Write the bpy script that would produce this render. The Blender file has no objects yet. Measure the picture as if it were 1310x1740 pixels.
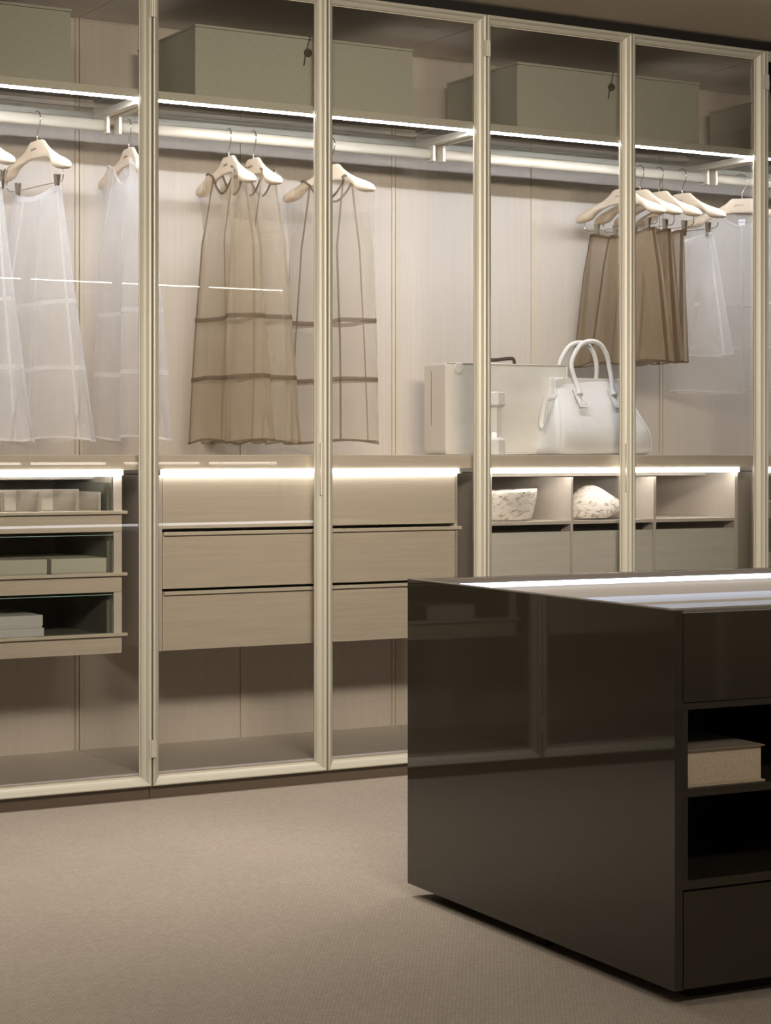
import bpy, bmesh, math, random
from mathutils import Vector, Matrix
random.seed(7)
S = bpy.context.scene
COL = S.collection
PI = math.pi

# ------------------------------------------------------------------ camera
cam_d = bpy.data.cameras.new('camera'); cam = bpy.data.objects.new('camera', cam_d); COL.objects.link(cam)
F_PX = 3400.0
cam_d.sensor_fit = 'VERTICAL'; cam_d.sensor_height = 36.0; cam_d.lens = F_PX/1740*36.0
cam_d.shift_y = -(870-773)/1740.0
cam_d.clip_start = 0.05
cam.location = (0, -5.5025, 1.026)
cam.rotation_euler = (PI/2, 0, -math.radians(29.905))
S.camera = cam
# ------------------------------------------------------------------ world, view
w = bpy.data.worlds.new('world'); S.world = w; w.use_nodes = True
w.node_tree.nodes['Background'].inputs[0].default_value = (.9, .85, .8, 1)
w.node_tree.nodes['Background'].inputs[1].default_value = 0.02
S.view_settings.view_transform = 'Standard'; S.view_settings.look = 'None'
S.view_settings.gamma = 1; S.view_settings.exposure = 0.0; S.view_settings.use_curve_mapping = False
S.cycles.transparent_max_bounces = 40; S.cycles.max_bounces = 10; S.cycles.diffuse_bounces = 5
S.cycles.glossy_bounces = 4; S.cycles.sample_clamp_indirect = 6; S.cycles.use_denoising = True
S.cycles.caustics_reflective = False; S.cycles.caustics_refractive = False
LED_SHELF = 112.0      # radiance of the thin strips under the glass shelves
LED_TOP = 20.0        # radiance of the strip under the worktop
LED_ISLAND = 5.0
# wall washers, then unseen fill lights added to brighten room and aisle
def area(name, loc, sx, sy, power, col=(1, .87, .69), rot=(0, 0, 0), spread=180):
    l = bpy.data.lights.new(name, 'AREA'); l.shape = 'RECTANGLE'; l.size = sx; l.size_y = sy; l.energy = power; l.color = col; l.spread = math.radians(spread)
    o = bpy.data.objects.new(name, l); o.location = loc; o.rotation_euler = rot; COL.objects.link(o); return o
area('wall_washer', (.6, -4.0, 2.44), 1.5, .4, 20, (1, .87, .72), (math.radians(76), 0, math.radians(-30)), 66)
area('wall_washer', (2.0, -4.3, 2.44), 1.5, .4, 28, (1, .87, .72), (math.radians(76), 0, math.radians(-22)), 66)
area('ambient_fill', (.3, -2.3, 2.495), .9, .3, 18, (1, .9, .78))  # this and the next are unseen fills added for ambient light
area('ambient_fill', (1.5, -4.9, 2.495), .9, .3, 32, (1, .9, .78))
for x_ in (.9, 2.3, 3.7, 5.1):
    area('aisle_fill', (x_, -.75, 2.495), .5, .2, 8, (1, .92, .84), (0, 0, 0), 85)  # added to brighten the aisle carpet, no real lamp there

# ------------------------------------------------------------------ materials
def nt(name):
    m = bpy.data.materials.new(name); m.use_nodes = True
    t = m.node_tree; b = t.nodes['Principled BSDF']; return m, t, b
def setp(b, **k):
    for n, v in k.items():
        n = n.replace('_', ' ')
        if n in b.inputs: b.inputs[n].default_value = v
def noise(t, scale, detail=4, stretch=(1, 1, 1), coord='Object', rough=.55):
    tc = t.nodes.new('ShaderNodeTexCoord'); mp = t.nodes.new('ShaderNodeMapping'); mp.inputs['Scale'].default_value = stretch
    n = t.nodes.new('ShaderNodeTexNoise'); n.inputs['Scale'].default_value = scale; n.inputs['Detail'].default_value = detail
    n.inputs['Roughness'].default_value = rough
    t.links.new(tc.outputs[coord], mp.inputs[0]); t.links.new(mp.outputs[0], n.inputs['Vector']); return n
def ramp(t, src, stops):
    r = t.nodes.new('ShaderNodeValToRGB'); e = r.color_ramp.elements
    while len(e) < len(stops): e.new(.5)
    for i, (p, c) in enumerate(stops): e[i].position = p; e[i].color = (*c, 1)
    t.links.new(src, r.inputs[0]); return r
def bump(t, b, src, strength, dist=.001):
    bp = t.nodes.new('ShaderNodeBump'); bp.inputs['Strength'].default_value = strength; bp.inputs['Distance'].default_value = dist
    t.links.new(src, bp.inputs['Height']); t.links.new(bp.outputs[0], b.inputs['Normal'])
def plain(name, col, rough=.5, metal=0.0, coat=0.0, spec=.5):
    m, t, b = nt(name); setp(b, Base_Color=(*col, 1), Roughness=rough, Metallic=metal, Coat_Weight=coat, Specular_IOR_Level=spec)
    n = noise(t, 90, 3); bump(t, b, n.outputs[0], .04); return m
def wood(name, c1, c2, stretch, rough=.55, scale=1.0):
    m, t, b = nt(name); setp(b, Roughness=rough)
    n = noise(t, scale, 6, stretch, rough=.7)
    r = ramp(t, n.outputs[0], [(.3, c1), (.7, c2)])
    t.links.new(r.outputs[0], b.inputs['Base Color']); bump(t, b, n.outputs[0], .15, .0006); return m
def emit(name, col, s):
    m = bpy.data.materials.new(name); m.use_nodes = True; t = m.node_tree; t.nodes.clear()
    e = t.nodes.new('ShaderNodeEmission'); e.inputs[0].default_value = (*col, 1); e.inputs[1].default_value = s
    o = t.nodes.new('ShaderNodeOutputMaterial'); t.links.new(e.outputs[0], o.inputs[0]); return m
def glass(name, tint, refl=1.0, rough=0.0):
    m = bpy.data.materials.new(name); m.use_nodes = True; t = m.node_tree; t.nodes.clear()
    tr = t.nodes.new('ShaderNodeBsdfTransparent'); tr.inputs[0].default_value = (*tint, 1)
    g = t.nodes.new('ShaderNodeBsdfGlossy'); g.inputs['Roughness'].default_value = rough; g.inputs[0].default_value = (refl, refl, refl, 1)
    f = t.nodes.new('ShaderNodeFresnel'); f.inputs[0].default_value = 1.5
    mx = t.nodes.new('ShaderNodeMixShader'); o = t.nodes.new('ShaderNodeOutputMaterial')
    t.links.new(f.outputs[0], mx.inputs[0]); t.links.new(tr.outputs[0], mx.inputs[1]); t.links.new(g.outputs[0], mx.inputs[2])
    t.links.new(mx.outputs[0], o.inputs[0]); return m
def sheer(name, col, lo, hi, weave=.06):
    m = bpy.data.materials.new(name); m.use_nodes = True; t = m.node_tree; t.nodes.clear()
    tr = t.nodes.new('ShaderNodeBsdfTransparent')
    d = t.nodes.new('ShaderNodeBsdfDiffuse'); d.inputs[0].default_value = (*col, 1)
    tl = t.nodes.new('ShaderNodeBsdfTranslucent'); tl.inputs[0].default_value = (*col, 1)
    m1 = t.nodes.new('ShaderNodeMixShader'); m1.inputs[0].default_value = .5
    t.links.new(d.outputs[0], m1.inputs[1]); t.links.new(tl.outputs[0], m1.inputs[2])
    lw = t.nodes.new('ShaderNodeLayerWeight'); lw.inputs[0].default_value = .35
    n = noise(t, 9, 4, (4, 4, .6))
    mr = t.nodes.new('ShaderNodeMapRange'); mr.inputs['To Min'].default_value = lo; mr.inputs['To Max'].default_value = hi
    t.links.new(lw.outputs['Facing'], mr.inputs['Value'])
    ad = t.nodes.new('ShaderNodeMath'); ad.operation = 'MULTIPLY_ADD'; ad.inputs[1].default_value = weave; 
    t.links.new(n.outputs[0], ad.inputs[0]); t.links.new(mr.outputs[0], ad.inputs[2]); ad.use_clamp = True
    m2 = t.nodes.new('ShaderNodeMixShader'); o = t.nodes.new('ShaderNodeOutputMaterial')
    t.links.new(ad.outputs[0], m2.inputs[0]); t.links.new(tr.outputs[0], m2.inputs[1]); t.links.new(m1.outputs[0], m2.inputs[2])
    t.links.new(m2.outputs[0], o.inputs[0]); return m
M = {}
WA, WB = (.58, .535, .485), (.64, .595, .545)
M['wood_v'] = wood('pale_wood_vertical_grain', WA, WB, (70, 70, 2.2))
M['wood_h'] = wood('pale_wood_horizontal_grain', (.53, .47, .39), (.62, .56, .475), (2.5, 60, 90))
M['wood_f'] = wood('pale_wood_inner_board', WA, WB, (2.2, 60, 60))
M['strip'] = plain('beige_joint_strip', (.62, .57, .48), .45)
M['frame'] = plain('champagne_lacquered_metal', (.475, .46, .385), .42, .15)
M['joint_shade'] = plain('dark_brown_joint_shade', (.035, .026, .016), .8)  # darkness of the door gaps put into the colour
M['lip'] = plain('champagne_profile', (.66, .61, .50), .35, .15)
M['rod'] = plain('champagne_rod', (.58, .54, .45), .35, .1)
M['plinth'] = plain('brown_plinth', (.12, .09, .065), .5)
M['black'] = plain('black_part_and_gap_shade', (.006, .005, .004), .8)  # colour of black parts, also painted shade in open gaps
M['glass'] = glass('clear_door_glass', (.965, .96, .945))
M['shelf_glass'] = glass('bronze_shelf_glass', (.93, .915, .88))
M['green_glass'] = glass('green_edged_drawer_glass', (.965, .975, .965))
M['glass_edge'] = plain('glass_green_edge', (.35, .55, .5), .15)
M['led'] = emit('led_strip', (.93, .96, 1.04), LED_SHELF)
M['led_top'] = emit('led_diffuser', (1, .95, .89), LED_TOP)
M['led_island'] = emit('led_diffuser_cool', (.95, .96, 1), LED_ISLAND)
M['box'] = plain('grey_green_linen', (.37, .375, .315), .9)
def linen(m):
    t = m.node_tree; b = t.nodes['Principled BSDF']; n = noise(t, 260, 2)
    c = b.inputs['Base Color'].default_value[:3]
    r = ramp(t, n.outputs[0], [(.3, tuple(x*.9 for x in c)), (.7, tuple(min(1, x*1.1) for x in c))])
    t.links.new(r.outputs[0], b.inputs['Base Color']); bump(t, b, n.outputs[0], .3, .0006)
linen(M['box'])
M['leather'] = plain('brown_leather', (.05, .03, .018), .6)
M['inbox'] = plain('pale_grey_green_card', (.70, .69, .61), .8)
M['paper'] = plain('bluish_white_card', (.78, .79, .82), .7)
M['cover'] = plain('beige_book_cloth', (.50, .42, .31), .8); linen(M['cover'])
M['covertop'] = plain('taupe_book_cover', (.20, .165, .13), .7)
M['dark'] = plain('dark_drawer_interior', (.17, .175, .15), .6)
M['hanger'] = wood('maple_hanger', (.72, .60, .455), (.80, .69, .55), (3, 3, 30), .4)
M['chrome'] = plain('chrome', (.62, .60, .57), .18, 1.0)
M['clip'] = plain('brushed_metal_clip', (.42, .38, .32), .3, 1.0)
M['ink'] = plain('brown_stamp_ink', (.22, .12, .05), .6)
M['blackink'] = plain('black_ink', (.02, .02, .02), .6)
M['taupe'] = sheer('sheer_taupe_organza', (.66, .57, .43), .29, .71)
M['taupe_thin'] = sheer('sheer_thin_taupe_organza', (.68, .59, .47), .14, .45)
M['taupe_pale'] = sheer('sheer_pale_organza', (.62, .52, .42), .10, .35)
M['taupe_seam'] = sheer('taupe_seam_tape', (.24, .18, .125), .6, .85)
M['brown'] = sheer('sheer_brown_organza', (.52, .42, .285), .36, .80)
M['brown_seam'] = sheer('brown_seam_tape', (.19, .125, .075), .7, .9)
M['white'] = sheer('sheer_white_organza', (.96, .95, .96), .20, .68)
M['white_seam'] = sheer('white_seam_tape', (.97, .96, .97), .50, .8)
M['leather_w'] = plain('white_leather', (.78, .785, .785), .42)
def creases(m, sc, st):
    t = m.node_tree; b = t.nodes['Principled BSDF']; n = noise(t, sc, 3); bump(t, b, n.outputs[0], st, .02)
creases(M['leather_w'], 9, .35)
M['leather_stitch'] = plain('grey_stitching', (.45, .45, .44), .6)
M['zip'] = plain('grey_zip', (.18, .18, .18), .4, .5)
M['vellum'] = plain('ivory_vellum', (.66, .64, .58), .5)
def patchy(m, c1, c2, sc):
    t = m.node_tree; b = t.nodes['Principled BSDF']; n = noise(t, sc, 5, (1, 1, 2.2))
    r = ramp(t, n.outputs[0], [(.35, c1), (.65, c2)]); t.links.new(r.outputs[0], b.inputs['Base Color'])
patchy(M['vellum'], (.66, .645, .60), (.74, .73, .68), 6)
M['vellum_edge'] = plain('cream_leather_trim', (.72, .68, .62), .5)
M['ceramic'] = plain('white_glazed_plastic', (.80, .80, .80), .2)
m, t, b = nt('weathered_whitewashed_wood'); setp(b, Roughness=.75)
n = noise(t, 42, 8, (.8, 1, 1.9), rough=.8); r = ramp(t, n.outputs[0], [(.38, (.22, .16, .11)), (.45, (.55, .50, .45)), (.50, (.72, .70, .67))])
t.links.new(r.outputs[0], b.inputs['Base Color']); bump(t, b, n.outputs[0], .3, .002); M['weathered'] = m
m, t, b = nt('dark_lacquer'); setp(b, Base_Color=(.034, .029, .021, 1), Roughness=.03, Specular_IOR_Level=.6)
n = noise(t, 1.6, 1); bump(t, b, n.outputs[0], .02, .002); M['lacquer'] = m
M['lacquer_rim'] = plain('dark_bronze_rim', (.13, .115, .095), .55, .1)
M['lacquer_in'] = plain('dark_bronze_inner', (.030, .026, .020), .45)
M['tray'] = plain('pale_blue_grey_tray_cloth', (.33, .37, .47), .85)
M['tray_side'] = plain('greige_tray_side', (.26, .235, .20), .6)
M['wall'] = plain('greige_wall_paint', (.36, .32, .26), .9)
M['ceiling'] = plain('taupe_ceiling_paint', (.60, .53, .42), .95)
# carpet: fine loop weave
m, t, b = nt('woven_carpet'); setp(b, Roughness=.97, Specular_IOR_Level=.1)
tc = t.nodes.new('ShaderNodeTexCoord')
rot = t.nodes.new('ShaderNodeMapping'); rot.inputs['Rotation'].default_value = (0, 0, math.radians(-12))
t.links.new(tc.outputs['Object'], rot.inputs[0])
wv = t.nodes.new('ShaderNodeTexBrick'); wv.inputs['Scale'].default_value = 1.0
wv.inputs['Brick Width'].default_value = .011; wv.inputs['Row Height'].default_value = .0055; wv.inputs['Mortar Size'].default_value = .0011
wv.inputs['Mortar Smooth'].default_value = .9; wv.inputs['Color1'].default_value = (.50, .44, .375, 1); wv.inputs['Color2'].default_value = (.42, .365, .305, 1)
wv.inputs['Mortar'].default_value = (.29, .25, .205, 1); wv.offset = .5
t.links.new(rot.outputs[0], wv.inputs['Vector'])
n1 = noise(t, 320, 3); n2 = noise(t, 3, 4)
mixc = t.nodes.new('ShaderNodeMix'); mixc.data_type = 'RGBA'; mixc.blend_type = 'MULTIPLY'; mixc.inputs[0].default_value = .55
r1 = ramp(t, n1.outputs[0], [(.3, (.62, .62, .62)), (.7, (1.0, 1.0, 1.0))])
t.links.new(wv.outputs['Color'], mixc.inputs[6]); t.links.new(r1.outputs[0], mixc.inputs[7])
mix2 = t.nodes.new('ShaderNodeMix'); mix2.data_type = 'RGBA'; mix2.blend_type = 'MULTIPLY'; mix2.inputs[0].default_value = .3
r2 = ramp(t, n2.outputs[0], [(.35, (.85, .85, .85)), (.65, (1, 1, 1))])
t.links.new(mixc.outputs[2], mix2.inputs[6]); t.links.new(r2.outputs[0], mix2.inputs[7])
t.links.new(mix2.outputs[2], b.inputs['Base Color']); bump(t, b, n1.outputs[0], .6, .003); M['carpet'] = m

# ------------------------------------------------------------------ mesh helpers
def box(bm, x0, x1, y0, y1, z0, z1, bev=0.0):
    vs = [bm.verts.new((x, y, z)) for x in (x0, x1) for y in (y0, y1) for z in (z0, z1)]
    fs = [bm.faces.new([vs[i] for i in q]) for q in ((0, 1, 3, 2), (4, 6, 7, 5), (0, 4, 5, 1), (2, 3, 7, 6), (0, 2, 6, 4), (1, 5, 7, 3))]
    if bev > 0:
        es = list({e for f in fs for e in f.edges}); bmesh.ops.bevel(bm, geom=es, offset=bev, segments=2, affect='EDGES', profile=.5)
    return bm
def BM(): return bmesh.new()
def bx(*a, **k): return box(BM(), *a, **k)
def loft(bm, rings, close=True, caps=True):
    R = [[bm.verts.new(p) for p in r] for r in rings]
    for a, b_ in zip(R, R[1:]):
        n = len(a)
        for i in range(n if close else n-1):
            j = (i+1) % n; bm.faces.new((a[i], a[j], b_[j], b_[i]))
    if caps and close:
        bm.faces.new(R[0][::-1]); bm.faces.new(R[-1])
    return bm
def tube(bm, pts, r, n=10, flat=1.0, caps=True, closed=False):
    pts = [Vector(p) for p in pts]; rings = []; prev = None
    for i, p in enumerate(pts):
        if closed: d = pts[(i+1) % len(pts)]-pts[i-1]
        else: d = pts[min(i+1, len(pts)-1)]-pts[max(i-1, 0)]
        d.normalize()
        if prev is None:
            up = Vector((0, 0, 1)) if abs(d.z) < .9 else Vector((0, 1, 0)); u = d.cross(up).normalized()
        else: u = (prev-d*prev.dot(d)).normalized()
        prev = u; v = d.cross(u); rr = r[i] if isinstance(r, (list, tuple)) else r
        rings.append([p+u*math.cos(2*PI*k/n)*rr+v*math.sin(2*PI*k/n)*rr*flat for k in range(n)])
    if closed: rings.append(rings[0]); return loft(bm, rings, True, False)
    return loft(bm, rings, True, caps)
def curve(ctrl, n=8):
    P = [Vector(p) for p in ctrl]; out = []
    for i in range(len(P)-1):
        p0, p1, p2, p3 = P[max(i-1, 0)], P[i], P[i+1], P[min(i+2, len(P)-1)]
        for k in range(n):
            t_ = k/n; out.append(.5*((2*p1)+(p2-p0)*t_+(2*p0-5*p1+4*p2-p3)*t_**2+(3*p1-p0-3*p2+p3)*t_**3))
    out.append(P[-1]); return out
def sup(a, b_, z, p=.5, n=40, cx=0, cy=0):
    return [(cx+a*math.copysign(abs(math.cos(2*PI*i/n))**p, math.cos(2*PI*i/n)), cy+b_*math.copysign(abs(math.sin(2*PI*i/n))**p, math.sin(2*PI*i/n)), z) for i in range(n)]
def obj(name, bm, mat, parent=None, smooth=False, label=None):
    if len(bm.faces): bmesh.ops.recalc_face_normals(bm, faces=bm.faces)
    me = bpy.data.meshes.new(name); bm.to_mesh(me); bm.free()
    for m_ in (mat if isinstance(mat, (list, tuple)) else [mat]): me.materials.append(m_)
    if smooth:
        for p in me.polygons: p.use_smooth = True
    o = bpy.data.objects.new(name, me); COL.objects.link(o)
    if parent: o.parent = parent
    if label: o['label'] = label
    return o
def thing(name, label, cat, loc=(0, 0, 0), rz=0, group=None):
    o = bpy.data.objects.new(name, None); COL.objects.link(o); o.empty_display_size = .05
    o.location = loc; o.rotation_euler = (0, 0, rz); o['label'] = label; o['category'] = cat
    if group: o['group'] = group
    return o
def copy_tree(o, parent=None, label=None, loc=None, rz=None):
    c = o.copy(); COL.objects.link(c)
    if parent: c.parent = parent
    if label: c['label'] = label
    if loc is not None: c.location = loc
    if rz is not None: c.rotation_euler = (0, 0, rz)
    for ch in list(o.children): copy_tree(ch, c)
    return c
def struct(name, bm, mat): o = obj(name, bm, mat); o['kind'] = 'structure'; return o
def text_mesh(s, size, name, mat, parent, loc, rot, bold=.0):
    cu = bpy.data.curves.new('t', 'FONT'); cu.body = s; cu.size = size; cu.align_x = 'CENTER'; cu.align_y = 'CENTER'; cu.extrude = .0002; cu.offset = bold
    tmp = bpy.data.objects.new('t', cu); COL.objects.link(tmp)
    me = bpy.data.meshes.new_from_object(tmp.evaluated_get(bpy.context.evaluated_depsgraph_get()))
    bpy.data.objects.remove(tmp); me.materials.clear(); me.materials.append(mat)
    o = bpy.data.objects.new(name, me); COL.objects.link(o); o.parent = parent; o.location = loc; o.rotation_euler = rot
    return o

# ------------------------------------------------------------------ room
B0, PITCH = 2.367, 1.1817
def BX(k): return B0+PITCH*k
XL, XR, YF, YB, ZC = BX(-3)-.02, BX(3)+.03, -6.62, .64, 2.505
struct('floor', bx(XL, XR, YF, YB, -.05, 0), M['carpet'])
struct('ceiling', bx(XL, XR, YF, YB, ZC, ZC+.05), M['ceiling'])
struct('wall_back', bx(XL, XR, YB, YB+.05, 0, ZC), M['wall'])
struct('wall_front', bx(XL, XR, YF-.05, YF, 0, ZC), M['wall'])
struct('wall_left', bx(XL-.05, XL, YF, YB, 0, ZC), M['wall'])
struct('wall_right', bx(XR, XR+.05, YF, YB, 0, ZC), M['wall'])
struct('shadow_fill_1', bx(XL, XR, .035, YB, 2.468, ZC), M['black'])  # black filler painting the shade between wardrobe top and ceiling

# ------------------------------------------------------------------ glazed wardrobe bay
ZB, ZT, DW = .04, 2.466, PITCH/2
def door(parent, x0, left):
    W = DW-.005; xa, xb = x0+.0025, x0+.0025+W
    # bevelled frame swept round the four mitred corners: profile (inset, y)
    prof = [(0, .040), (0, .004), (.0015, .0008), (.004, 0), (.0085, .0025), (.0120, .0080), (.0135, .0125), (.0195, .0165), (.0255, .0225), (.0265, .0265), (.0265, .040)]
    bm = BM(); rings = []
    for (cx, cz, sx, sz) in ((xa, ZB, 1, 1), (xb, ZB, -1, 1), (xb, ZT, -1, -1), (xa, ZT, 1, -1)):
        rings.append([(cx+sx*i, y, cz+sz*i) for i, y in prof])
    rings.append(rings[0]); loft(bm, rings, True, False)
    bmesh.ops.remove_doubles(bm, verts=bm.verts, dist=1e-5)
    d = obj('door', bm, M['frame'], parent)
    obj('glass_pane', bx(xa+.02, xb-.02, .0335, .0365, ZB+.02, ZT-.02), M['glass'], d)
    bm = BM(); g = .0265-.0015
    for (a, b_, c, e) in ((xa+g, xb-g, ZB+g, ZB+g+.004), (xa+g, xb-g, ZT-g-.004, ZT-g), (xa+g, xa+g+.0035, ZB+g, ZT-g), (xb-g-.0035, xb-g, ZB+g, ZT-g)):
        box(bm, a, b_, .030, .0335, c, e)
    obj('glazing_bead', bm, M['lip'], d)
    hx = xa if left else xb
    for z in (2.328, .127, 1.24):
        bm = BM(); s = 1 if left else -1
        tube(bm, [(hx+s*.001, -.004, z), (hx+s*.001, -.004, z+.052)], .0042, 8)
        box(bm, hx-.001 if left else hx-.009, hx+.009 if left else hx+.001, -.0025, .001, z, z+.052)
        if z != 1.24: obj('hinge', bm, M['frame'], d)
        else: bm.free()
    # slim pull let into the closing stile
    if left: px0 = xb-.0195
    else: px0 = xa+.006
    if left: obj('pull_handle', bx(px0, px0+.004, .004, .016, .90, 1.065, bev=.001), M['lip'], d)
    return d
def superbar(x0, x1, y, z0, z1, hy):
    zc, hz = (z0+z1)/2, (z1-z0)/2; n = 20; rings = []
    for x in (x0, x1):
        rings.append([(x, y+hy*math.copysign(abs(math.cos(2*PI*i/n))**.6, math.cos(2*PI*i/n)), zc+hz*math.copysign(abs(math.sin(2*PI*i/n))**.6, math.sin(2*PI*i/n))) for i in range(n)])
    return loft(BM(), rings)
def wardrobe(label, loc, rz=0, doors=True):
    t = thing('wardrobe_bay', label, 'wardrobe', loc, rz, 'glazed wardrobe bays of one built-in row'); P = PITCH
    g = .0015
    obj('base_board', bx(g, P-g, .045, .6, .045, .072, bev=.001), M['wood_f'], t)
    obj('plinth', bx(g, P-g, .028, .6, .0, .044), M['plinth'], t)
    obj('top_board', bx(g, P-g, .045, .6, 2.44, 2.466), M['wood_f'], t)
    # back: two boards with beige joint strips between
    for x0 in (0, DW):
        obj('back_panel', bx(x0+.0142, x0+DW-.0142, .6, .618, .045, 2.44, bev=.0015), M['wood_v'], t)
    for x0, x1 in ((g, .0135), (DW-.0135, DW+.0135), (P-.0135, P-g)):
        obj('joint_strip', bx(x0, x1, .597, .618, .072, 2.44), M['strip'], t)
    # glass shelf in a metal frame with the light strip under its front rail
    fr = obj('shelf_rail', bx(g, P-g, .045, .066, 2.0935, 2.119, bev=.001), M['frame'], t)
    obj('shelf_rail', bx(.012, P-.012, .43, .442, 2.088, 2.106), M['frame'], t)
    for x0, x1 in ((g, .018), (P-.018, P-g)):
        obj('shelf_bracket', bx(x0, x1, .066, .597, 2.084, 2.104, bev=.001), M['lip'], t)
        obj('bracket_foot', bx(x0+(.004 if x0 < .5 else -.012), x1+(.012 if x0 < .5 else -.004), .066, .40, 2.078, 2.086), M['lip'], t)
    obj('glass_shelf', bx(.018, P-.018, .066, .43, 2.1055, 2.1135), M['shelf_glass'], t)
    obj('light_strip', bx(.02, P-.02, .0475, .0645, 2.0888, 2.0934), M['led'], t)
    obj('hanging_rod', superbar(.022, P-.022, .32, 2.031, 2.067, .0115), M['rod'], t, smooth=True)
    for x in (.015, P-.025):
        obj('rod_support', bx(x, x+.010, .3, .34, 2.024, 2.086, bev=.001), M['lip'], t)
    for x in (0, DW): obj('joint_shade_strip', bx(x-.0022, x+.0022, .030, .0425, .044, 2.464), M['joint_shade'], t)  # dark strip added so the gaps between doors look shaded
    if doors:
        door(t, 0, True); door(t, DW, False)
    return t
wlab = {-3: 'glazed wardrobe bay at the far left end of the row', -2: 'glazed wardrobe bay second from the left end of the row',
        -1: 'champagne framed glass wardrobe bay with white garments and glass fronted drawers, at left edge',
        0: 'champagne framed glass wardrobe bay with three taupe dresses above closed drawers',
        1: 'champagne framed glass wardrobe bay with handbag, brown skirts and open cubbies',
        2: 'champagne framed glass wardrobe bay cut off at the right edge of the photo'}
W0 = wardrobe(wlab[0], (BX(0), 0, 0))
for k in (-3, -2, -1, 1, 2): copy_tree(W0, label=wlab[k], loc=(BX(k), 0, 0))
copy_tree(W0, label='glazed wardrobe bay on the opposite wall, nearer the right corner', loc=(BX(3), -5.95, 0), rz=PI)
copy_tree(W0, label='glazed wardrobe bay on the opposite wall, second from the right corner', loc=(BX(2), -5.95, 0), rz=PI)
copy_tree(W0, label='glazed wardrobe bay on the opposite wall, third from the right corner', loc=(BX(1), -5.95, 0), rz=PI)  # this unseen bay and the next are added for low frontal light
copy_tree(W0, label='glazed wardrobe bay on the opposite wall, farthest from the right corner', loc=(BX(0), -5.95, 0), rz=PI)
# the opposite wall's strips are dimmed lamps
M['led_dim'] = emit('led_strip_dimmed', (1, .95, .89), 22.0); M['led_top_dim'] = emit('led_diffuser_dimmed', (1, .95, .89), 7.0)
dim_mesh = None
for o_ in list(COL.objects):
    if o_.name.startswith('light_strip') and o_.parent and o_.parent.location.y < -5:
        if dim_mesh is None: dim_mesh = o_.data.copy(); dim_mesh.materials[0] = M['led_dim']
        o_.data = dim_mesh

# ------------------------------------------------------------------ worktop with light
wt = thing('worktop', 'long pale wooden worktop running across the wardrobe bays above the drawers', 'worktop', (BX(-3), .07, .981))
LW = BX(3)-BX(-3)
obj('top_board', bx(.002, LW-.002, 0, .53, 0, .045, bev=.0012), M['wood_h'], wt)
for k in range(6):
    obj('light_strip', bx(k*PITCH+.06, (k+1)*PITCH-.0665, -.002, .013, -.0155, -.0003), M['led_top'], wt)
wt2 = thing('worktop', 'pale worktop of the wardrobe on the opposite wall', 'worktop', (BX(3), -6.02, .981), PI)
obj('top_board', bx(.002, 4*PITCH-.002, 0, .53, 0, .045, bev=.0012), M['wood_h'], wt2)
for k in range(4):  # last two strips belong to the bays added for their light
    obj('light_strip', bx(k*PITCH+.06, (k+1)*PITCH-.0665, -.002, .013, -.0155, -.0003), M['led_top_dim'], wt2)

# ------------------------------------------------------------------ drawer units (local x 0..1.066, y 0 front .. .5, z 0 = .432)
UW, UD, UH = 1.0625, .515, .532
def carcass(t, back=True):
    for x0, x1 in ((0, .014), (UW-.014, UW)): obj('side_panel', bx(x0, x1, 0, UD, 0, UH, bev=.001), M['wood_f'], t)
    obj('bottom_panel', bx(.014, UW-.014, .002, UD, 0, .014), M['wood_f'], t)
    obj('back_panel', bx(.014, UW-.014, UD-.012, UD, .014, UH-.014), M['wood_f'], t)
    obj('top_panel', bx(.014, UW-.014, .16, UD, UH-.012, UH), M['wood_f'], t)
def closed_unit(label, loc, rz=0):
    t = thing('drawer_unit', label, 'drawers', loc, rz)
    for x0, x1 in ((0, .011), (UW-.011, UW)): obj('side_panel', bx(x0, x1, 0, UD, 0, UH, bev=.001), M['wood_f'], t)
    obj('bottom_panel', bx(.011, UW-.011, .02, UD, 0, .014), M['wood_f'], t)
    obj('back_panel', bx(.011, UW-.011, UD-.012, UD, .014, UH-.014), M['wood_f'], t)
    obj('top_panel', bx(.011, UW-.011, .024, UD, UH-.014, UH), M['wood_f'], t)
    for z0, z1 in ((.001, .174), (.188, .354), (.370, .5365)):
        d = obj('drawer', bx(.0125, UW-.002, 0, .016, z0, z1, bev=.0008), M['wood_h'], t)
        obj('drawer_box', bx(.03, UW-.03, .018, .47, z0+.014, z1-.03), M['wood_f'], d)
        bm = bx(.0135, UW+.010, -.012, .012, z1-.0005, z1+.006, bev=.001); box(bm, .0135, UW+.010, -.012, -.0085, z1-.004, z1+.0005)
        obj('drawer_pull', bm, M['lip'], d)
    return t
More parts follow.
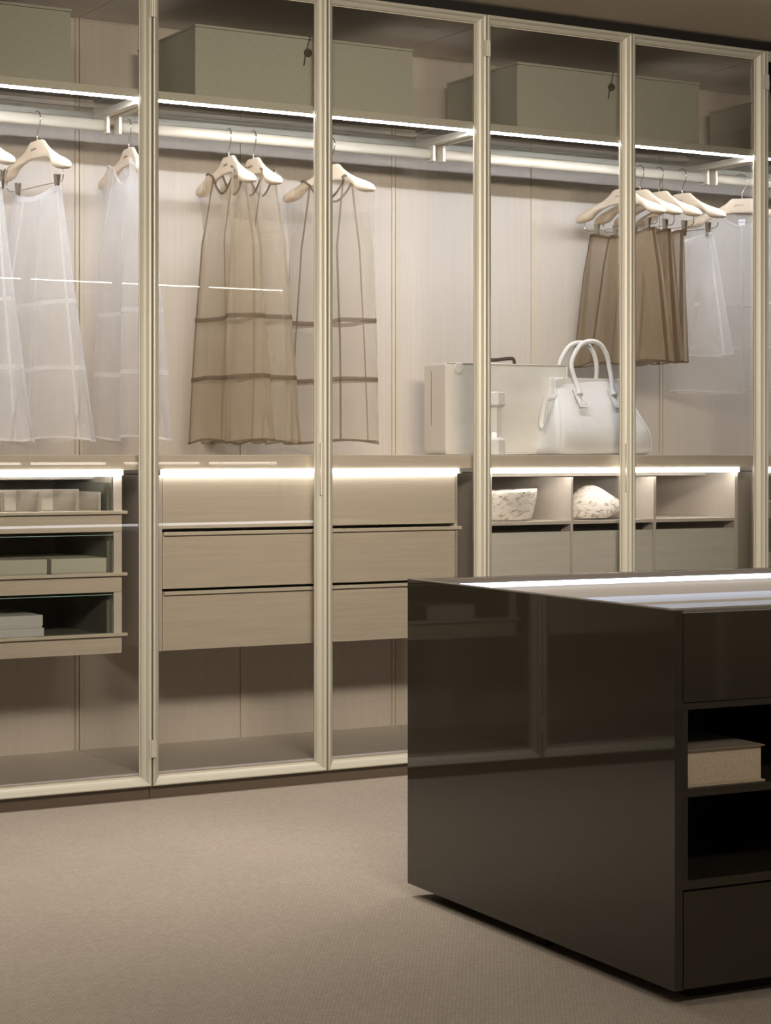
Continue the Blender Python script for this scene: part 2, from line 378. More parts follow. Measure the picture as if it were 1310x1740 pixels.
def open_unit(label, loc, rz=0, bottom=True):
    t = thing('drawer_unit', label, 'drawers', loc, rz)
    for x0, x1 in ((0, .026), (UW-.026, UW)): obj('side_panel', bx(x0, x1, 0, UD, 0, UH, bev=.001), M['wood_f'], t)
    obj('bottom_panel', bx(.026, UW-.026, .02, UD, 0, .012), M['wood_f'], t)
    obj('back_panel', bx(.026, UW-.026, UD-.012, UD, .012, UH), M['wood_f'], t)
    obj('top_panel', bx(.026, UW-.026, .16, UD, UH-.012, UH), M['wood_f'], t)
    for z0, z1, z2 in ((.002, .0535, .176), (.185, .2335, .354), (.365, .418, .5295)):
        d = obj('drawer', bx(.002, UW-.002, -.004, .012, z0, z1, bev=.0008), M['wood_h'], t)
        obj('drawer_pull', bx(.0, UW+.011, -.018, .014, z1, z1+.0095, bev=.0012), M['lip'], d)
        zf = z1+.002
        obj('drawer_bottom', bx(.032, UW-.032, .014, .46, zf-.012, zf), M['dark'], d)
        for x0, x1 in ((.030, .040), (UW-.040, UW-.030)): obj('drawer_side', bx(x0, x1, .022, .46, zf, z2-.018), M['dark'], d)
        obj('drawer_back', bx(.040, UW-.040, .45, .46, zf, z2-.02), M['dark'], d)
        obj('glass_front', bx(.028, UW-.028, .004, .010, z1+.0095, z2), M['green_glass'], d)
        obj('glass_edge', bx(.028, UW-.028, .004, .010, z2, z2+.002), M['glass_edge'], d)
    return t
def cubby_unit(label, loc, rz=0):
    t = thing('cubby_unit', label, 'shelving', loc, rz); carcass(t)
    xs = (.014, .3345, .3435, .6845, .6965, UW-.014)
    for a in ((.3345, .3435), (.6845, .6965)): obj('divider', bx(a[0], a[1], 0, UD-.012, .014, UH-.014, bev=.001), M['wood_f'], t)
    for x0, x1 in ((xs[0], xs[1]), (xs[2], xs[3]), (xs[4], xs[5])):
        obj('shelf', bx(x0, x1, .001, UD-.012, .359, .370), M['wood_f'], t)
        obj('drawer', bx(x0+.001, x1-.0015, .004, .02, .016, .334, bev=.001), M['drawer_lin'], t)
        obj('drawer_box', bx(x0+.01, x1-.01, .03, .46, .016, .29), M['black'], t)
        obj('gap_shade_sheet', bx(x0+.0005, x1-.0005, .06, .066, .29, .3585), M['black'], t)  # black sheet stands in for shade in the gap above the fronts
    return t
M['drawer_lin'] = wood('grey_green_ribbed_front', (.62, .62, .57), (.70, .70, .65), (3, 60, 55), .6)
def UX(k): return BX(k)+.0535
U2 = closed_unit('closed three drawer unit of pale wood below the taupe dresses', (UX(0), .08, .432))
U1 = open_unit('glass fronted three drawer unit holding dividers and flat boxes, at left edge', (UX(-1), .08, .432))
U3 = cubby_unit('pale cubby unit with three open niches over grey green fronts', (UX(1)+.002, .08, .432))
copy_tree(U1, label='glass fronted drawer unit barely showing at the right edge of the photo', loc=(UX(2), .08, .432))
copy_tree(U2, label='closed drawer unit in the wardrobe bay left of the photo edge', loc=(UX(-2), .08, .432))
copy_tree(U3, label='cubby unit at the far left end of the wardrobe', loc=(UX(-3), .08, .432))
copy_tree(U2, label='closed drawer unit on the opposite wall nearer the right corner', loc=(BX(3)-.0535, -6.03, .432), rz=PI)
copy_tree(U3, label='cubby unit on the opposite wall', loc=(BX(2)-.0535, -6.03, .432), rz=PI)

# ------------------------------------------------------------------ drawer contents (left unit)
def flat_box(label, x0, x1, y0, y1, z0, h, mat, group, cat='box', name='flat_box'):
    t = thing(name, label, cat, ((x0+x1)/2, y0, z0), 0, group); a = (x1-x0)/2
    obj('tray', bx(-a+.002, a-.002, .002, y1-y0-.002, 0, h*.9, bev=.001), mat, t)
    obj('lid', bx(-a, a, 0, y1-y0, h*.15, h, bev=.0012), mat, t)
    return t
zm = .432+.2365
flat_box('flat grey green box at the right of the middle glass drawer', 2.088, 2.268, .105, .42, zm, .050, M['inbox'], 'flat boxes in the middle drawer')
flat_box('flat grey green box left of the rightmost one in the middle glass drawer', 1.875, 2.075, .105, .42, zm, .050, M['inbox'], 'flat boxes in the middle drawer')
flat_box('flat grey green box hidden further left in the middle glass drawer', 1.60, 1.80, .105, .42, zm, .050, M['inbox'], 'flat boxes in the middle drawer')
zl = .432+.0565
flat_box('bluish white flat box lying at the bottom of its stack in the lowest glass drawer', 1.76, 2.066, .105, .40, zl, .029, M['paper'], 'stacked white boxes in the lowest drawer')
flat_box('bluish white flat box lying on top of its stack in the lowest glass drawer', 1.76, 2.062, .105, .40, zl+.0295, .037, M['paper'], 'stacked white boxes in the lowest drawer')
flat_box('white flat box mirrored in the island, at the left of the lowest drawer', 1.38, 1.55, .105, .36, zl, .05, M['paper'], 'stacked white boxes in the lowest drawer')
t = thing('drawer_organiser', 'cream compartment tray with upright dividers in the top glass drawer', 'organiser', (2.27, .10, .432+.421))
obj('tray_base', bx(-.70, 0, 0, .33, 0, .006), M['wood_f'], t)
obj('back_board', bx(-.70, -.02, .20, .208, .006, .068), M['wood_f'], t)
obj('end_board', bx(-.028, -.02, .02, .20, .006, .062), M['wood_f'], t)
for x in (-.105, -.222, -.335, -.45, -.565): obj('divider', bx(x, x+.012, .01, .20, .006, .066, bev=.001), M['wood_f'], t)

# ------------------------------------------------------------------ storage boxes on the glass shelf
def storage_box(label, x):
    t = thing('storage_box', label, 'box', (x, .068, 2.119), 0, 'linen storage boxes on the glass shelves')
    obj('box_body', bx(0, .770, .003, .45, 0, .212, bev=.0015), M['box'], t)
    obj('lid', bx(-.0015, .7715, .0, .4515, .2125, .2205, bev=.001), M['box'], t)
    bm = BM(); rings = [[(.386+r*math.cos(a*PI/12), y, .170+r*math.sin(a*PI/12)) for a in range(24)] for r, y in ((.013, .003), (.013, -.003), (.011, -.0045), (.004, -.0045), (.003, -.003))]
    loft(bm, rings); obj('button', bm, M['leather'], t, label='round dark leather button')
    bm = BM(); tube(bm, curve([(.395, .02, .2225), (.392, -.002, .2215), (.386, -.004, .20), (.378, -.0045, .176), (.374, -.005, .160), (.372, -.004, .140), (.370, -.003, .128)]), .0017, 6)
    obj('cord', bm, M['leather'], t, smooth=True, label='thin dark leather cord')
    return t
sb = storage_box('long grey green linen box with button tie above the three taupe dresses', 2.537)
copy_tree(sb, label='long grey green linen box with button tie above the handbag', loc=(3.7135, .068, 2.119))
copy_tree(sb, label='grey green linen box above the white garments at top left', loc=(1.366, .068, 2.119))
copy_tree(sb, label='grey green linen box corner showing at the right edge of the photo', loc=(4.893, .068, 2.119))

# ------------------------------------------------------------------ hangers
def hanger(label, hook_x, a_deg, clips, group, L=.215, zt=1.985):
    th = math.radians(a_deg-90)
    t = thing('clothes_hanger', label, 'hanger', (hook_x, .32, zt), th, group)
    if clips in HP:
        for ch in HP[clips].children: copy_tree(ch, t)
        return t
    top = [(0, 0), (.036, 0), (.045, -.005), (.06, -.0195), (.0916, -.039), (.14, -.058), (.175, -.069), (.2, -.080), (.213, -.092), (.2175, -.101)]
    bot = [(0, -.054), (.036, -.0545), (.06, -.057), (.0985, -.067), (.125, -.079), (.138, -.091), (.150, -.101), (.175, -.1075), (.205, -.1095), (.2175, -.105)]
    def lerp(tab, x):
        for (a, b_), (c, d) in zip(tab, tab[1:]):
            if x <= c: return b_+(d-b_)*(x-a)/(c-a)
        return tab[-1][1]
    rings = []; N = 56
    for i in range(N+1):
        u = -1+2*i/N; u = math.copysign(abs(u)**.85, u); x = u*L; q = abs(x)/L*.2175
        zt_, zb = lerp(top, q), lerp(bot, q); zc, hz = (zt_+zb)/2, (zt_-zb)/2
        s = min(1, max(0, (q-.06)/.11)); s = s*s*(3-2*s); th_ = .0065+.0165*s
        e = 1 if q < .19 else math.sqrt(max(.02, 1-((q-.19)/.0276)**2)); th_ *= max(e, .2)
        sw = -.012*s                                          # shoulders swept slightly forward
        p = .45+.5*s
        rings.append([(x, sw+th_*math.copysign(abs(math.cos(2*PI*k/18))**p, math.cos(2*PI*k/18)), zc+hz*math.copysign(abs(math.sin(2*PI*k/18))**(.4+.5*s), math.sin(2*PI*k/18))) for k in range(18)])
    wo = obj('hanger_body', loft(BM(), rings), M['hanger'], t, smooth=True)
    text_mesh('porro', .0135, 'stamp', M['ink'], wo, (-.010, -.0072, -.0255), (PI/2, 0, 0))
    bm = BM(); r = .0245; zc = .0825-.021
    pts = [(0, 0, -.004), (0, 0, .018), (.004, 0, .026), (.010, 0, .036), (.0165, 0, .046)]
    cx = -.004
    for k in range(9):
        a = math.radians(-18+k*26); pts.append((cx+r*math.cos(a), 0, zc+.004+r*math.sin(a)))
    tube(bm, curve(pts, 3), .0017, 8); tube(bm, [(0, 0, -.001), (0, 0, .006)], .0035, 8)
    obj('hook', bm, M['chrome'], t, smooth=True)
    if clips:
        bm = BM(); zb_ = -.140
        tube(bm, curve([(-.178, -.010, -.104), (-.180, -.010, -.125), (-.168, -.006, -.138), (-.14, 0, zb_), (0, 0, zb_), (.14, 0, zb_), (.168, -.006, -.138), (.180, -.010, -.125), (.178, -.010, -.104)], 6), .0018, 8)
        obj('clip_bar', bm, M['chrome'], t, smooth=True)
        for x in (-.125, .125):
            bm = BM()
            for s in (-1, 1):
                rings = [[(x+dx, s*y+s*q_, z) for dx, q_ in ((-w_, -.0012), (w_, -.0012), (w_, .0012), (-w_, .0012))] for z, y, w_ in ((-.116, .0065, .009), (-.142, .0035, .0085), (-.172, .0015, .008))]
                loft(bm, rings)
            tube(bm, [(x-.009, 0, -.142), (x+.009, 0, -.142)], .0045, 8)
            obj('clip', bm, M['clip'], t)
    HP[clips] = t
    return t
HP = {}
Hw = 'white garments at left'
hanger('pale wooden clip hanger cut by the left photo edge', 1.955, 6, True, 'wooden hangers on the left rod')
hanger('pale wooden clip hanger carrying the long white skirt beside the left edge', 2.123, 8, True, 'wooden hangers on the left rod')
hanger('pale wooden hanger of the white dress half hidden by the door stile', 2.423, -3, False, 'wooden hangers on the left rod')
hanger('pale wooden hanger of the leftmost taupe dress', 2.768, -2, False, 'wooden hangers over the drawer unit')
hanger('pale wooden hanger of the middle taupe dress', 2.856, -1, False, 'wooden hangers over the drawer unit')
hanger('pale wooden hanger of the rightmost taupe dress, turned to the viewer', 3.140, 15, False, 'wooden hangers over the drawer unit')
hanger('pale wooden clip hanger of the leftmost brown skirt above the handbag', 4.332, 10, True, 'wooden hangers over the cubbies')
hanger('yellowish wooden clip hanger second from left above the handbag', 4.412, 8, True, 'wooden hangers over the cubbies')
hanger('pale wooden clip hanger of the rightmost brown skirt', 4.499, 8, True, 'wooden hangers over the cubbies')
hanger('pale wooden clip hanger of the short white skirt right of the brown skirts', 4.604, 10, True, 'wooden hangers over the cubbies')
hanger('pale wooden hanger turned flat to the viewer, holding a white dress at right', 4.886, 46, False, 'wooden hangers over the cubbies')
for i, x in enumerate((4.15, 4.32, 4.5, 4.9)):
    h = hanger('wooden hanger on the opposite wall', x, 5*i, False, 'hangers on the opposite wall'); h.location = (x, -6.27, 1.985); h['label'] = 'wooden hanger on the opposite wall rod, %s' % ('leftmost', 'left of the middle', 'right of the middle', 'rightmost')[i]

# ------------------------------------------------------------------ garments
def garment(name, label, cat, hook_x, a_deg, mats, group, A, Bt, zhem, zt=1.985, dress=True, seams=(), vseams=(-.45, .45), folds=(3, .012), seed=0, yoff=0.0, arm=.16, neck=.075, off=(0, 0), skew=0.0):
    """sheer tube: A(s), Bt(s) half width and half thickness from top (s=0) to hem (s=1)"""
    rnd = random.Random(seed); ph = [rnd.random()*6.28 for _ in range(6)]
    th = math.radians(a_deg-90)
    t = thing(name, label, cat, (hook_x+off[0], .32+off[1], zt), th, group)
    mat, seam_m, pale = mats; H = zt-zhem
    ztop0 = -.066 if dress else -.152
    def ztop(xi, x):
        ax = abs(x)
        if not dress: return ztop0-.020*(1-abs(xi/.8)**2 if abs(xi) < .8 else 0)
        if ax > .095: return -.045-(ax-.095)*.47
        return -.045-neck*(1-(ax/.095)**1.8)
    def Pt(side, xi, s):
        a = A(s); x = a*xi+skew*s
        z0 = ztop(xi, x if s < .2 else A(0)*xi)
        k = (1-s)**3; z = (ztop0 if True else 0)*(1-s)+(-H)*s+(z0-ztop0)*k
        env = (1-abs(xi)**3.0)**.8
        n, am = folds; f = am*min(1, s*1.6)*(math.sin(n*PI*xi+ph[0]+side)+.5*math.sin((2*n-1)*PI*xi+ph[1]+s*1.3))*env
        y = side*Bt(s)*env+f*.8
        z += (.006*math.sin(n*PI*xi+ph[2]+side*.8))*s**3
        if dress and abs(x) > .09 and s < .25: y = y*(.35+.65*s/.25)+side*.018*(1-s/.25)-.008*(1-s/.25)
        return (x+.35*f*s, y+yoff, z)
    NX, NZ = 44, 40; sides = []
    def inarm(xi, s):
        if not dress: return False
        e0 = .60; sm = arm/(H)
        if abs(xi) < e0 or s > sm: return False
        r = .10; lo = sm-.05
        if s > lo and abs(xi) < e0+.12: return ((s-lo)/.05)**2+((e0+.12-abs(xi))/.12)**2 < 1
        return True
    bmb, bmp = BM(), BM()
    for side in (-1, 1):
        Vb, Vp = {}, {}
        for i in range(NX):
            for j in range(NZ):
                xm = -1+2*(i+.5)/NX; sm = ((j+.5)/NZ)
                tgt, V = (bmp, Vp) if inarm(xm, sm) else (bmb, Vb)
                q = []
                for ii, jj in ((i, j), (i+1, j), (i+1, j+1), (i, j+1)):
                    if (ii, jj) not in V: V[(ii, jj)] = tgt.verts.new(Pt(side, -1+2*ii/NX, jj/NZ))
                    q.append(V[(ii, jj)])
                tgt.faces.new(q)
    body = obj('fabric', bmb, mat, t, smooth=True)
    if dress: obj('armhole_panel', bmp, pale, t, smooth=True, label='lighter single layer armhole panel')
    else: bmp.free()
    def band(s0, s1, nm):
        bm = BM(); top, lo = [], []
        for side in (-1, 1):
            for i in range(NX):
                xi = side*(1-2*i/NX)*-1
                for s, L_ in ((s0, top), (s1, lo)):
                    p = Pt(side, xi, s); L_.append((p[0]*1.004, p[1]+side*.0012, p[2]))
        loft(bm, [top, lo], True, False); obj(nm, bm, seam_m, t, smooth=True)
    for s in seams: band(s-.0085, s+.0085, 'seam_band')
    band(.992, 1.0, 'hem')
    for xi in vseams:
        for side in (-1, 1):
            bm = BM(); L1, L2 = [], []
            bend = lambda s: xi*(1+.25*math.sin(s*3.1+ph[3])*(.4 if abs(xi) < .8 else 0))
            s_0 = 0.0 if (abs(xi) < .55 or not dress) else arm/H
            for j in range(25):
                s = s_0+(1-s_0)*j/24; w_ = .0045/max(A(s), .05)
                for d_, L_ in ((-w_, L1), (w_, L2)):
                    p = Pt(side, max(-1, min(1, bend(s)+d_)), s); L_.append((p[0], p[1]+side*.0012, p[2]))
            loft(bm, [L1, L2], False, False); obj('vertical_seam', bm, seam_m, t, smooth=True)
    if dress:
        for side in (-1, 1):
            pts = [Pt(side, xi_/12*.55, 0) for xi_ in range(-12, 13)]
            bm = BM(); tube(bm, pts, .0038, 6); obj('neckline', bm, seam_m, t, smooth=True)
    else: band(0.0, .022, 'waistband')
    return t
def lin(*tab):
    def f(s):
        for (a, b_), (c, d) in zip(tab, tab[1:]):
            if s <= c: q = (s-a)/(c-a); q = q*q*(3-2*q) if False else q; return b_+(d-b_)*q
        return tab[-1][1]
    return f
TP = (M['taupe'], M['taupe_seam'], M['taupe_pale']); BR = (M['brown'], M['brown_seam'], M['brown']); WH = (M['white'], M['white_seam'], M['white'])
DA = lin((0, .192), (.2, .185), (.4, .215), (.7, .262), (1, .30)); DB = lin((0, .02), (.25, .055), (1, .075))
GD = 'sheer taupe dresses'
garment('sheer_dress', 'sheer taupe sleeveless dress hanging leftmost of the three', 'dress', 2.768, -2, TP, GD, DA, DB, 1.066, seams=(.535, .76), seed=3, folds=(2, .020), off=(0, 0))
garment('sheer_dress', 'sheer taupe sleeveless dress in the middle, overlapping the leftmost one', 'dress', 2.856, -1, TP, GD, DA, DB, 1.064, seams=(.535, .76), seed=5, folds=(2, .018), off=(.012, 0))
garment('sheer_dress', 'paler sheer taupe dress hanging apart at right behind the door stile', 'dress', 3.140, 15, (M['taupe_thin'], M['taupe_seam'], M['taupe_pale']), GD, lin((0, .197), (.25, .200), (.6, .215), (1, .222)), DB, 1.066, seams=(.535, .76), seed=8, folds=(1, .008))
GW = 'sheer white garments at left'
SA = lin((0, .150), (.3, .205), (1, .325)); SB_ = lin((0, .015), (.3, .04), (1, .085))
garment('long_skirt', 'long flared sheer white skirt cut off by the left photo edge', 'skirt', 1.940, 6, WH, GW, SA, SB_, 1.07, dress=False, seams=(.46, .72), vseams=(-.9, -.35, .35, .9), seed=11, folds=(2, .022))
garment('long_skirt', 'long flared sheer white skirt clipped whole beside the left edge', 'skirt', 2.123, 8, WH, GW, SA, SB_, 1.07, dress=False, seams=(.46, .72), vseams=(-.9, -.35, .35, .9), seed=12, folds=(2, .020))
garment('sheer_dress', 'sheer white dress hanging half behind the left door stile', 'dress', 2.423, -3, WH, GW, DA, DB, 1.075, seams=(.535, .76), seed=13, folds=(2, .018), neck=.07)
GB = 'skirts over the cubbies'
KA = lin((0, .160), (.3, .195), (1, .245)); KB = lin((0, .015), (.3, .04), (1, .075))
garment('short_skirt', 'sheer brown skirt leftmost above the handbag', 'skirt', 4.332, 10, BR, GB, KA, KB, 1.353, dress=False, vseams=(-.95, -.3, .4, .95), seed=21, folds=(2, .016))
garment('short_skirt', 'sheer brown skirt behind the leftmost one, mostly hidden by a stile', 'skirt', 4.412, 8, BR, GB, lin((0, .155), (1, .215)), KB, 1.36, dress=False, vseams=(-.95, -.3, .3, .95), seed=22, folds=(2, .014))
garment('short_skirt', 'sheer brown skirt rightmost of the brown ones', 'skirt', 4.474, 8, BR, GB, lin((0, .150), (1, .165)), KB, 1.362, dress=False, vseams=(-.95, -.2, .5, .95), seed=23, folds=(2, .018))
garment('short_skirt', 'short sheer white skirt right of the brown skirts', 'skirt', 4.604, 10, WH, GB, lin((0, .150), (1, .245)), KB, 1.385, dress=False, vseams=(-.9, -.35, .35, .9), seed=24, folds=(2, .015))
we = garment('sheer_dress', 'short wide sheer white dress facing the viewer at the right', 'dress', 4.886, 46, WH, GB, lin((0, .17), (.2, .18), (1, .27)), lin((0, .02), (1, .06)), 1.26, seams=(.5, .75), vseams=(0,), seed=25, folds=(1, .008), neck=.062)
tg = obj('neck_tag', bx(-.012, .012, .0, .001, -.100, -.078), M['paper'], we)
text_mesh('porro', .0075, 'tag_lettering', M['blackink'], tg, (0, -.0006, -.088), (PI/2, 0, 0), .0001)

# ------------------------------------------------------------------ suitcase, jar, handbag on the worktop
t = thing('suitcase', 'ivory vellum suitcase with dark handle standing behind the handbag', 'suitcase', (3.542, .25, 1.0265))
W_, D_, H_ = .50, .135, .312
body = bx(0, W_, 0, D_, .002, H_, bev=.007); obj('shell', body, M['vellum'], t)
bm = BM()
for z in (.004, H_-.001): tube(bm, [(.006, .001, z), (W_/2, .0005, z), (W_-.006, .001, z)], .0025, 6)
for x in (.001, W_-.001): tube(bm, [(x, .001, .008), (x, .001, H_-.005)], .0025, 6)
obj('piping', bm, M['vellum_edge'], t, smooth=True)
obj('end_band', bx(-.0012, .032, -.0015, D_+.001, .012, H_-.008, bev=.001), M['vellum_edge'], t)
obj('closing_line', bx(-.0022, 0, .089, .0915, .10, .285), M['zip'], t)
for x in (.052,):
    bm = BM(); loft(bm, [[(x+.019*math.cos(a*PI/10)*q, y, H_-.019+.019*math.sin(a*PI/10)*q) for a in range(20)] for y, q in ((.003, 1), (-.0015, 1), (-.0022, .9), (-.0015, .5))])
    obj('corner_patch', bm, M['vellum_edge'], t, smooth=True)
bm = BM(); tube(bm, curve([(.185, .067, H_+.001), (.187, .067, H_+.010), (.20, .067, H_+.015), (.25, .067, H_+.017), (.305, .067, H_+.023), (.320, .067, H_+.019), (.324, .067, H_+.002)]), .0065, 8, flat=.8)
obj('handle', bm, M['leather'], t, smooth=True, label='dark grip on the top')
bm = BM()
for x in (.185, .324): box(bm, x-.012, x+.012, .055, .079, H_-.002, H_+.003, .001)
obj('handle_mount', bm, M['vellum_edge'], t)

t = thing('faceted_jar', 'white faceted jar with waisted neck standing before the suitcase', 'jar', (3.655, .13, 1.0265), .2)
def facet(prof, n=10): return loft(BM(), [[(r_*math.cos(2*PI*i/n), r_*math.sin(2*PI*i/n), z) for i in range(n)] for r_, z in prof])
obj('base', facet([(.040, 0), (.043, .002), (.043, .048), (.041, .052), (.030, .058)]), M['ceramic'], t)
obj('neck', facet([(.029, .056), (.027, .075), (.027, .150), (.029, .160)]), M['ceramic'], t)
obj('cap', facet([(.028, .158), (.038, .163), (.041, .168), (.041, .206), (.039, .2095), (.02, .211)]), M['ceramic'], t)

t = thing('handbag', 'white leather handbag with two upright handles on the worktop', 'bag', (4.112, .23, 1.0265))
prof = [(0, .190, .112), (.006, .200, .122), (.03, .2055, .127), (.08, .200, .118), (.13, .190, .095), (.18, .172, .064), (.22, .156, .036), (.25, .146, .02), (.264, .142, .016)]
rings = []
for z, a, d in prof:
    r_ = []
    for i in range(64):
        an = 2*PI*i/64; c, s_ = math.cos(an), math.sin(an); p = .24 if z < .1 else .36
        x = a*math.copysign(abs(c)**p, c); y = d*math.copysign(abs(s_)**p, s_)
        pinch = math.exp(-(y/.03)**2)*.028*math.sin(PI*min(1, z/.25))**1.2
        x -= math.copysign(pinch, x) if abs(x) > a*.9 else 0
        y += .006*math.sin(x*23+z*17)*math.sin(PI*min(1, z/.264))
        r_.append((x, y, z+(.0035 if z > 0 else 0)*math.sin(x*14)))
    rings.append(r_)
bm = loft(BM(), rings)
body = obj('bag_body', bm, M['leather_w'], t, smooth=True)
bm = BM(); box(bm, -.143, .143, -.019, -.0145, .247, .2675, .001); box(bm, -.143, .143, .0145, .019, .247, .2675, .001); obj('top_edge', bm, M['leather_w'], t)
obj('zip', bx(-.13, .13, -.004, .004, .262, .2675), M['zip'], t)
for s in (-1, 1):
    bm = BM(); pp = []
    for z, a, d in prof[1:-1]:
        pw = .24 if z < .1 else .36; an = math.radians(38)
        x = a*math.cos(an)**pw; y = -d*math.sin(an)**pw
        pp.append((s*(x+.0005), y-.0012+.006*math.sin(s*x*23+z*17)*math.sin(PI*min(1, z/.264)), z+.0035*math.sin(s*x*14)))
    tube(bm, curve(pp, 4), .0019, 6); obj('corner_seam', bm, M['leather_w'], t, smooth=True)
for s in (-1, 1):
    bm = BM(); tube(bm, curve([(s*.146, -.022, .262), (s*.150, -.024, .23), (s*.154, -.034, .205), (s*.170, -.03, .198), (s*.182, -.012, .190), (s*.186, .0, .15), (s*.190, .004, .11), (s*.191, -.006, .096), (s*.188, -.014, .11), (s*.180, -.015, .16), (s*.172, -.014, .190)], 5), .009, 8, flat=.25); obj('side_strap', bm, M['leather_w'], t, smooth=True)
    obj('corner_tab', bx(min(s*.115, s*.147), max(s*.115, s*.147), -.0235, .0235, .212, .268, bev=.004), M['leather_w'], t)
for yy, s in ((-.026, -1), (.026, 1)):
    fx = (-.074, .074)
    pts = curve([(fx[0], s*.060, .208), (fx[0]+.001, s*.048, .235), (fx[0]-.008, s*.036, .275), (fx[0]-.012, s*.028, .315), (-.068, s*.026, .355), (-.040, s*.026, .386), (0, s*.026, .397), (.040, s*.026, .386), (.066, s*.027, .350), (fx[1]+.002, s*.030, .305), (fx[1]+.004, s*.038, .270), (fx[1], s*.048, .235), (fx[1], s*.060, .208)], 6)
    if s > 0: pts = [Vector((p.x-.012, p.y, p.z-.003)) for p in pts]
    n_ = len(pts); rad = [.0085+.005*max(0, 1-min(i, n_-1-i)/8) for i in range(n_)]
    bm = BM(); tube(bm, pts, rad, 12, flat=.85); h = obj('handle', bm, M['leather_w'], t, smooth=True)
    for x in fx:
        x0 = x-(.012 if s > 0 else 0)
        bm = BM(); rings = [[(x0+dx, s*(y+e), z) for dx, e in ((-.017, 0), (.017, 0), (.017, .004), (-.017, .004))] for y, z in ((.042, .226), (.068, .190), (.088, .165))]
        loft(bm, rings); pt = obj('handle_patch', bm, M['leather_w'], h)
        bm = BM()
        for q in ([(-.013, .218), (.013, .172)], [(.013, .218), (-.013, .172)], [(-.013, .218), (.013, .218)], [(-.013, .172), (.013, .172)]):
            yq = lambda z: .0425+(.226-z)*.745+.0048
            tube(bm, [(x0+q[0][0], s*yq(q[0][1]), q[0][1]), (x0+q[1][0], s*yq(q[1][1]), q[1][1])], .0007, 5)
        obj('stitching', bm, M['leather_stitch'], h)

# ------------------------------------------------------------------ weathered wooden pieces in the cubbies
ZS = .8025
t = thing('sculpted_bowl', 'whitewashed weathered wooden bowl with slanting side in the left niche', 'bowl', (3.745, .22, ZS))
rings = []; N = 48
def bowl_ring(a, b_, z, tilt, cx): return [(cx+a*math.copysign(abs(math.cos(2*PI*i/N))**.8, math.cos(2*PI*i/N)), b_*math.sin(2*PI*i/N), z+tilt*math.cos(2*PI*i/N)*.5-tilt*.5*math.sin(2*PI*i/N)*.6) for i in range(N)]
for q in range(9):
    f = q/8; rings.append(bowl_ring(.104+.016*f**.6-.004*f**6, .090+.030*f**.7, .0015+.102*f, .010*f, .004*f))
for q in range(8, -1, -1):
    f = q/8; rings.append(bowl_ring(.088+.014*f, .074+.030*f**.7, .012+.092*f, .010*f, .004*f))
obj('vessel', loft(BM(), rings), M['weathered'], t, smooth=True)
t = thing('sculpted_shell', 'speckled white wooden shell like dome in the middle niche', 'sculpture', (4.105, .20, ZS))
rings = []
def dome(f, ins):
    a = f*PI/2; R = []
    for i in range(N):
        th = 2*PI*i/N; c, s_ = math.cos(th), math.sin(th)
        ra = (.082+(.060 if c > 0 else .012)*abs(c)**1.5*math.sin(a)**3)-ins; rb = .095-ins; h = .118-ins
        z = h*math.cos(a)+ .026*max(0, c)*math.sin(a)**6
        z += max(0, -s_)*.006*math.sin(a)**6
        R.append((ra*math.sin(a)*c, rb*math.sin(a)*s_, z))
    return R
for q in range(1, 13): rings.append(dome(q/12, 0))
for q in range(12, 0, -1): rings.append(dome(q/12, .009))
bm = loft(BM(), rings); obj('shell', bm, M['weathered'], t, smooth=True)

# ------------------------------------------------------------------ island
IL, ID, IZ0, IZ1 = 2.06, 1.062, .030, .738
isl = thing('display_island', 'glossy dark brown island with glass display top and open niches', 'island', (2.315, -2.553, 0), -math.radians(2.75))
L_ = M['lacquer']; R_ = M['lacquer_rim']
for xa in (0, IL-.018):
    obj('side_panel', bx(xa, xa+.018, 0, ID, IZ0, IZ1-.0016), L_, isl)
    obj('edge_trim', bx(xa, xa+.018, 0, ID, IZ1-.0016, IZ1), R_, isl)
obj('rear_panel', bx(.018, IL-.018, ID-.018, ID, IZ0, IZ1, bev=.001), L_, isl)
obj('bottom_panel', bx(.018, IL-.018, .004, ID-.018, IZ0, IZ0+.016), L_, isl)
obj('plinth', bx(.07, IL-.07, .05, ID-.06, 0, IZ0), M['black'], isl)
for x in (.035, IL-.055):
    obj('foot', bx(x, x+.02, ID*.5-.02, ID*.5+.02, 0, IZ0), M['black'], isl)
NW = .48
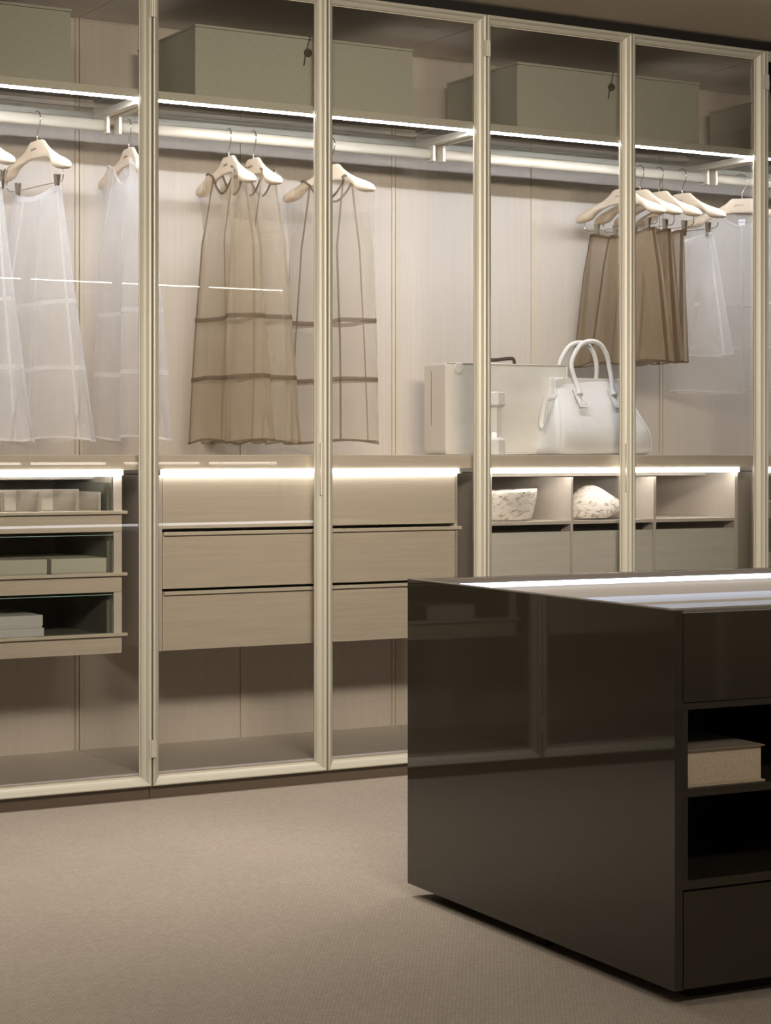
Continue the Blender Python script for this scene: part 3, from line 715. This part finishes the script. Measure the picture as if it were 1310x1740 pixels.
for c in range(4):
    x0 = .018+c*(IL-.036)/4; x1 = x0+(IL-.036)/4
    if c: obj('divider', bx(x0-.008, x0+.008, .003, ID*.6, IZ0+.016, .67), L_, isl)
    obj('drawer', bx(x0+.003, x1-.003, 0, .018, .565, .731, bev=.001), L_, isl)
    obj('rail', bx(x0, x1, .002, ID*.55, .551, .5635), L_, isl)
    obj('shelf', bx(x0, x1, .002, ID*.55, .388, .404), L_, isl)
    obj('shelf', bx(x0, x1, .002, ID*.55, .216, .233), L_, isl)
    obj('drawer', bx(x0+.003, x1-.003, 0, .018, IZ0+.002, .2125, bev=.001), L_, isl)
    obj('niche_back', bx(x0, x1, ID*.55, ID*.55+.012, .216, .565), M['lacquer_in'], isl)
    for xa in (x0, x1-.014): obj('niche_side', bx(xa, xa+.014, .003, ID*.55, .233, .551), M['lacquer_in'], isl)
# display top: tray, inner walls, light strips and glass
obj('tray_floor', bx(.018, IL-.018, .018, ID-.018, .672, .680), M['tray'], isl)
for y in (.26, .52, .78): obj('tray_divider', bx(.03, IL-.03, y-.004, y+.004, .680, .6855), M['tray_side'], isl)
for y0, y1 in ((.018, .024), (ID-.024, ID-.018)):
    obj('tray_wall', bx(.018, IL-.018, y0, y1, .680, .724), M['tray_side'], isl)
obj('front_rail', bx(.018, IL-.018, .0, .037, .732, IZ1, bev=.0008), R_, isl)
obj('rear_rail', bx(.018, IL-.018, ID-.037, ID-.018, .7265, IZ1-.0005, bev=.0008), R_, isl)
for y0, y1 in ((.0245, .034), (ID-.034, ID-.0245)):
    obj('light_strip', bx(.03, IL-.03, y0, y1, .7135, .724), M['led_island'], isl)
# book / box in the upper niche
bk = thing('linen_box', 'beige linen box with taupe lid in the island niche', 'box', (2.315+.036, -2.545, .4045), -math.radians(2.75))
obj('box_body', bx(.0, .176, .006, .26, .003, .066, bev=.001), M['cover'], bk)
obj('lid', bx(-.002, .181, .0, .265, .0665, .0695, bev=.0008), M['covertop'], bk, label='taupe lid board')
obj('base_board', bx(-.002, .181, .0, .265, 0, .003), M['cover'], bk)
